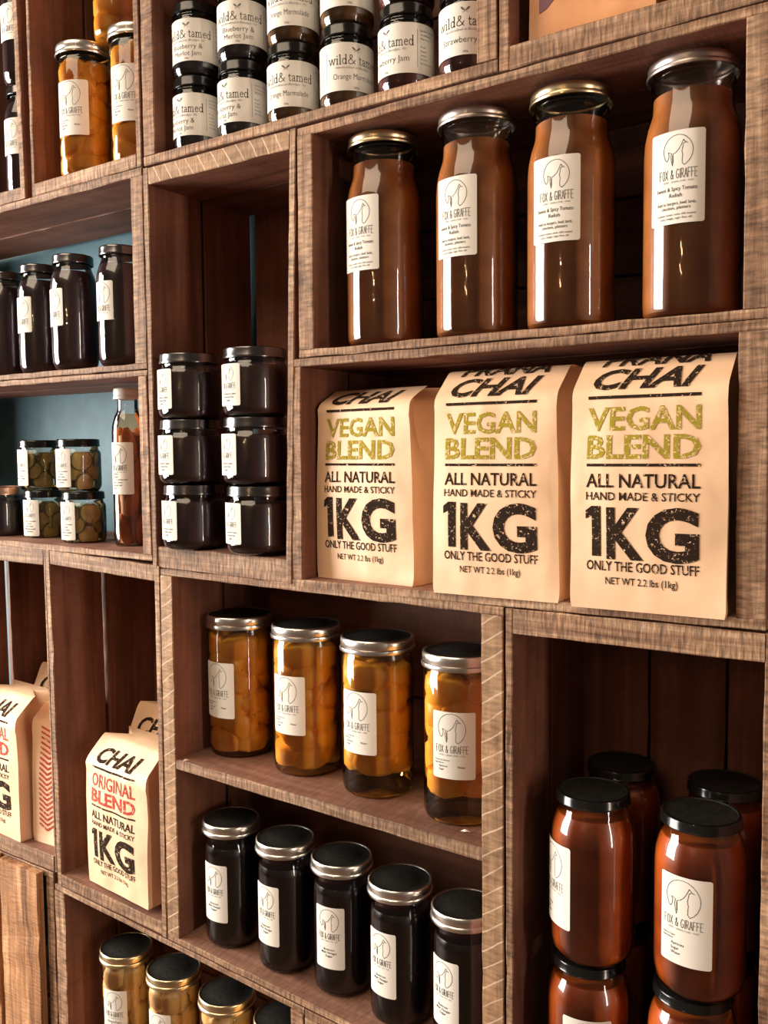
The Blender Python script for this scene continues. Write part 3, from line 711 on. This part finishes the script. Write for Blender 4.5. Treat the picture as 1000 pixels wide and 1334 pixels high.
# cordial jars
G = 'dark cordial jars on the far left shelf'
for x, y, off, lb in [(-1.2730, .060, -51, 'tall dark cordial jar beside the right end board of the far left shelf'), (-1.3960, .055, -60, 'tall dark cordial jar, second from the right on the far left shelf'),
                      (-1.5200, .072, -55, 'tall dark cordial jar, third from the right on the far left shelf'), (-1.6350, .075, -60, 'tall dark cordial jar cut off by the left edge of the photo')]:
    jar('syrup', 'syr', 'plain', 'gunmetal', (x, y, .1540), off, lb, G)
for k in range(2):
    jar('syrup', 'syr', 'plain', 'gunmetal', (-1.546, .075, .4860 + .2070 * k), -50, 'dark cordial jar in the top left corner, %s of its stack' % ('bottom', 'top')[k], 'stacked cordial jars in the top left corner')
# pickles and neighbours
G = 'pickle jars stacked two by two'
zp = -.1640
for x, y, k, off, v, lb in [(-1.5560, .092, 0, -45, 0, 'pickle jar, bottom of the left pickle stack'), (-1.5640, .090, 1, -62, 1, 'pickle jar, top of the left pickle stack'),
                            (-1.4130, .075, 0, -52, 2, 'pickle jar with one big slice showing, bottom of the right pickle stack'), (-1.4170, .070, 1, -50, 3, 'pickle jar, top of the right pickle stack')]:
    jar('pickle', 'pickle', 'pickle', 'blacklid', (x, y, zp + .0975 * k), off, lb, G, var=v)
jar('jam', 'blue', 'plain', 'copper', (-1.6650, .070, zp), -38, 'purple jar with copper lid cut off by the left edge', None)
jar('bottle', 'chilli', 'bottle', 'whitelid', (-1.2880, .080, -.1652), -34, 'tall slim bottle of orange peppers with a cream cap', None, 'bottle')
# whole peach jars
jar('peachs', 'peach', 'peach', 'silver', (-1.3440, .052, .4825), -32, 'short jar of peaches at the front left of the top left crate', 'peach jars in the top left crate', var=7)
jar('peachs', 'peach', 'peach', 'silver', (-1.2180, .062, .4825), -30, 'peach jar half hidden by the right side board of the top left crate', 'peach jars in the top left crate', var=8)
jar('peachs', 'peach', 'peach', 'silver', (-1.2790, .185, .4825), -10, 'peach jar hidden behind the front pair, directly behind them', 'peach jars in the top left crate', var=7)
jar('peachs', 'peach', 'peach', 'silver', (-1.2760, .076, .7085), 150, 'peach jar standing on the lids of two others, cut off by the top edge', 'peach jars in the top left crate', var=8)
# cream-labelled jams, two layers
G = 'small jam jars with wide cream labels'
cols = [(-1.0680, 'blue', 'wt_blue', -45, 'blue', 'wt_blue', -25), (-.9700, 'blue', 'wt_black', -46, 'blue', 'wt_blue', -11), (-.8700, 'marm', 'wt_marm', -16, 'marm', 'wt_marm', -14),
        (-.7720, 'marm', 'wt_marm', 20, 'marm', 'wt_marm', 5), (-.6730, 'straw', 'wt_straw', -44, 'straw', 'wt_straw', -20), (-.5780, 'straw', 'wt_straw', -6, 'straw', 'wt_straw', 10)]
nm = {'wt_blue': 'blueberry and merlot jam', 'wt_black': 'blackberry jam', 'wt_marm': 'orange marmalade', 'wt_straw': 'strawberry jam'}
pos = ['at the left end', 'second from the left', 'third from the left', 'fourth from the left', 'fifth from the left', 'at the right end']
for i, (x, c0, l0, o0, c1, l1, o1) in enumerate(cols):
    jar('wt', c0, l0, 'blacklid', (x, .050, .4750), o0, 'small cream-labelled %s jar, lower layer, %s' % (nm[l0], pos[i]), G)
    jar('wt', c1, l1, 'blacklid', (x + .001, .051, .5872), o1, 'small cream-labelled %s jar, upper layer, %s' % (nm[l1], pos[i]), G)

# ------------------------------------------------------------------ chai bags
def sm(a, b, x):
    t = min(1, max(0, (x - a) / (b - a))); return t * t * (3 - 2 * t)
class Bag:
    def __init__(s, w, d, hf, Ltop, a1, a2, seed, wrk=.0022):
        s.w, s.d, s.hf, s.L = w, d, hf, Ltop; s.seed = seed; s.wrk = wrk
        s.tab = [(-d / 2, 0.0)]; n = 400; s.n = n; tot = hf + Ltop; s.tot = tot
        y, z = -d / 2, 0.0
        for i in range(n):
            v = (i + .5) / n * tot; a = radians(a1) * sm(hf - .012, hf + .012, v) + radians(a2 - a1) * sm(hf + .046, hf + .066, v)
            y += sin(a) * tot / n; z += cos(a) * tot / n; s.tab.append((y, z))
    def yz(s, v):
        t = min(max(v / s.tot, 0), 1) * s.n; i = min(int(t), s.n - 1); f = t - i
        a, b = s.tab[i], s.tab[i + 1]; return a[0] + (b[0] - a[0]) * f, a[1] + (b[1] - a[1]) * f
    def hw(s, v): return s.w / 2 * (1 - .035 * sm(.12, s.hf, v) - .02 * (1 - sm(0, .01, v)) + .012 * sin(v * 16 + s.seed))
    def front(s, u, v, off=0):
        """u in metres across, v up along the paper"""
        y, z = s.yz(v); q = u / (s.w / 2)
        bulge = .007 * (1 - min(1, abs(q)) ** 2.4) * sin(pi * min(1, max(0, v / s.hf))) 
        wk = s.wrk * (noise.noise(Vector((u * 17 + s.seed * 5, v * 13, s.seed))) + .6 * noise.noise(Vector((u * 38, v * 9 + s.seed * 3, 4)))) * sm(0, .03, v + .01)
        # shallow crease by the fold
        wk += .0016 * math.exp(-((v - s.hf + .012 + q * .006) / .006) ** 2)
        k = s.hw(v) / (s.w / 2)
        return Vector((u * k, y - bulge - wk * .9 - off * cos(radians(30)), z + off * .5 if v > s.hf else z))
    def mesh(s, mat='kraft'):
        NU, NS, NV = 24, 6, 46; V = []; F = []
        per = 2 * NU + 2 * NS
        for j in range(NV + 1):
            v = s.tot * j / NV; yf, zf = s.yz(v); hw = s.hw(v)
            tt = sm(s.hf * .55, s.tot, v); yb_ = s.d / 2
            if v > s.hf: yb = max(yf + .004, s.d / 2 - .0)
            else: yb = yb_ + .003 * sin(v * 20)
            pin = .006 + (.020 * sm(s.hf * .45, s.hf, v)) + .022 * sm(s.hf, s.tot, v)
            if v < .02: pin *= v / .02
            for k in range(NU): V.append(tuple(s.front(-s.w / 2 + s.w * k / NU, v)))
            fr = s.front(s.w / 2, v); fl = s.front(-s.w / 2, v)
            for k in range(NS):
                t = k / NS; V.append((fr.x - pin * (1 - abs(2 * t - 1)) * 1.0, fr.y + (yb - fr.y) * t, zf))
            for k in range(NU): V.append((hw - 2 * hw * k / NU, yb, zf))
            for k in range(NS):
                t = k / NS; V.append((fl.x + pin * (1 - abs(2 * t - 1)), yb + (fl.y - yb) * t, zf))
        for j in range(NV):
            for k in range(per):
                q = (k + 1) % per; F.append((j * per + k, j * per + q, (j + 1) * per + q, (j + 1) * per + k))
        F.append(tuple(range(per - 1, -1, -1))); F.append(tuple(NV * per + k for k in range(per)))
        return mk('paper_bag', V, F, [mat], smooth=True)
def bag_print(blend, top=True):
    p = Print(); g = 1; k = .128; cx = -.004
    p.text('NET WT 2.2 lbs (1kg)', cx, .0300, .0085, .082, 0, bold=.008)
    p.text('ONLY THE GOOD STUFF', cx, .0455, .0115, k, 0, bold=.012)
    b, h = .0615, .0575; x0 = cx - k / 2
    p.poly([(x0 + .0065, b), (x0 + .0175, b), (x0 + .0175, b + h), (x0 + .0065, b + h)], 0)
    p.poly([(x0 - .001, b + h - .0150), (x0 + .0066, b + h - .0110), (x0 + .0066, b + h), (x0 - .001, b + h - .0055)], 0)
    p.text('K', x0 + .0245, b, h, .043, 0, bold=.035, res=4, align='l')
    p.text('G', x0 + .0700, b, h, .058, 0, bold=.040, res=4, align='l')
    p.text('HAND MADE & STICKY', cx, .1260, .0095, k, 0, bold=.010)
    p.text('ALL NATURAL', cx, .1405, .0160, k, 0, bold=.014)
    p.poly([(cx - k / 2, .1640), (cx + k / 2, .1640), (cx + k / 2, .1672), (cx - k / 2, .1672)], 0)
    p.text('BLEND', cx, .1735, .0265, k, g, bold=.026)
    p.text(blend, cx, .2050, .0265, k, g, bold=.022 if blend == 'VEGAN' else .010)
    p.poly([(cx - k / 2, .2400), (cx + k / 2, .2400), (cx + k / 2, .2436), (cx - k / 2, .2436)], 0)
    p.text('CHAI', cx, .2520, .0340, k * .96, 0, bold=.030, shear=.32, res=3)
    if blend == 'VEGAN' and top: p.text('PRANA', cx + .003, .2920, .0230, k * .98, 0, bold=.028, shear=.3)
    return p
BP = {'VEGAN': bag_print('VEGAN'), 'VEGAN_LOW': bag_print('VEGAN', False), 'ORIGINAL': bag_print('ORIGINAL')}
def chai_bag(loc, rz, blend, prm, label, group, gusset=False):
    vs = prm[2] / .2500
    b = Bag(*prm); x, y, z = loc
    root = empty('chai_bag', (x, y, z + ZO), rz); tag(root, label, 'bag', group)
    child('paper_bag', b.mesh(), root)
    pm = BP[blend].mesh('print', lambda u, v: b.front(u, v * vs, .0007), ['bagblack', 'baggreen' if blend.startswith('VEGAN') else 'bagred'], gx=.007, gy=.007)
    child('printed_lettering', pm, root)
    if gusset:      # red chevrons stamped down the folded side
        p = Print(); n = 20
        for i in range(n):
            zc = .03 + i * .0098; o = .006
            p.poly([(-.026, zc + o), (-.008, zc - o), (-.008, zc - o + .004), (-.026, zc + o + .004)], 0); p.poly([(-.008, zc - o), (.010, zc + o), (.010, zc + o + .004), (-.008, zc - o + .004)], 0)
        def fn(u, v):
            fr = b.front(b.w / 2, v); yb = b.d / 2; t = .5 + u / (yb - fr.y)
            pin = .006 + (.020 * sm(b.hf * .45, b.hf, v)) + .022 * sm(b.hf, b.tot, v)
            if v < .02: pin *= v / .02
            return Vector((fr.x - pin * (1 - abs(2 * t - 1)) + .0012, fr.y + (yb - fr.y) * t, b.yz(v)[1]))
        child('chevron_print', p.mesh('print', fn, ['bagred'], gx=.004, gy=.008), root)
    return root
zc = -.1812; G = 'green-lettered chai bags'
chai_bag((-.7330, .072, zc), radians(-3.5), 'VEGAN_LOW', (.172, .090, .250, .046, 62, 90, 1.1), 'kraft chai bag with olive lettering, lowest-topped, at the left', G)
chai_bag((-.5165, .043, zc), radians(1.5), 'VEGAN', (.172, .092, .250, .085, 49, 92, 2.3), 'kraft chai bag with olive lettering, in the middle', G)
chai_bag((-.3235, .037, zc), radians(1.5), 'VEGAN', (.176, .094, .250, .085, 48, 92, 3.7), 'kraft chai bag with olive lettering, nearest and at the right', G)
zc = -.7737; G = 'red-lettered chai bags'
chai_bag((-1.2560, .052, zc), radians(-5), 'ORIGINAL', (.180, .092, .226, .056, 46, 90, 4.4, .0035), 'kraft chai bag with red lettering standing at the crate front', G)
chai_bag((-1.2760, .160, zc), radians(0), 'ORIGINAL', (.170, .080, .246, .062, 28, 60, 5.2, .003), 'kraft chai bag behind the red-lettered one, only its top showing', G)
zc = -.7447
chai_bag((-1.6200, .052, zc), radians(-3), 'ORIGINAL', (.172, .092, .238, .056, 46, 90, 6.5, .003), 'kraft chai bag with red lettering cut off by the left edge', G)
chai_bag((-1.4865, .100, zc), radians(-86), 'ORIGINAL', (.150, .085, .238, .056, 46, 85, 7.9, .003), 'kraft chai bag turned sideways showing red chevrons on its fold', G, True)
chai_bag((-1.6150, .185, zc), radians(4), 'ORIGINAL', (.172, .070, .246, .062, 28, 60, 8.6, .003), 'kraft chai bag at the back of the left edge crate', G)

# ------------------------------------------------------------------ pouches, top right
def pouch(loc, rz, w, mat, label, patch, seed):
    b = Bag(w, .07, .30, .03, 15, 15, seed, .002); x, y, z = loc
    root = empty('stand_up_pouch', (x, y, z + ZO), rz); tag(root, label, 'pouch', 'brown pouches in the top right crate')
    child('pouch_body', b.mesh(mat), root)
    if patch:
        p = Print(); n = 14; x0, x1 = -w / 2 + .013, w / 2 - .006
        for i in range(n):
            a = x0 + (x1 - x0) * i / n; c = x0 + (x1 - x0) * (i + 1) / n
            f = lambda q: .036 + .042 * sm(0, .45, (q - x0) / (x1 - x0))
            p.poly([(a, f(a)), (c, f(c)), (c, .25), (a, .25)], 0)
        child('printed_panel', p.mesh('panel', lambda u, v: b.front(u, v, .0008), ['purple'], gy=.01), root)
pouch((-.4060, .060, .4838), radians(2), .150, 'pouch', 'glossy brown pouch with a purple panel', True, 2.2)
pouch((-.2550, .062, .4838), radians(-2), .118, 'pouch_cream', 'cream pouch at the right of the purple-panelled one', False, 5.1)

# pale splinter on the middle shelf and one on its edge
def splinter(loc, rz, ln, label):
    V = [(-ln / 2, 0, 0), (-ln * .1, .0022, .0012), (ln / 2, .0004, 0), (0, -.0022, .0006), (-ln * .1, .0004, .0032), (ln * .2, -.0002, .0024)]
    F = [(0, 3, 4), (3, 5, 4), (3, 2, 5), (2, 1, 5), (1, 4, 5), (1, 0, 4), (0, 1, 2, 3)]
    o = link('wood_splinter', mk('wood_splinter', V, F, ['splinter']), None, loc, (0, 0, rz)); tag(o, label, 'splinter')
splinter((-.5740, .030, sh(-.574) + ZO + .0006), .3, .014, 'pale wood splinter in front of the last apricot jar')
splinter((-1.0780, .004, sh(-1.078) + ZO + .0006), 1.1, .012, 'pale wood splinter at the front edge of the middle shelf')
print('tris', sum(len(m.polygons) for m in bpy.data.meshes), 'objects', len(bpy.data.objects))
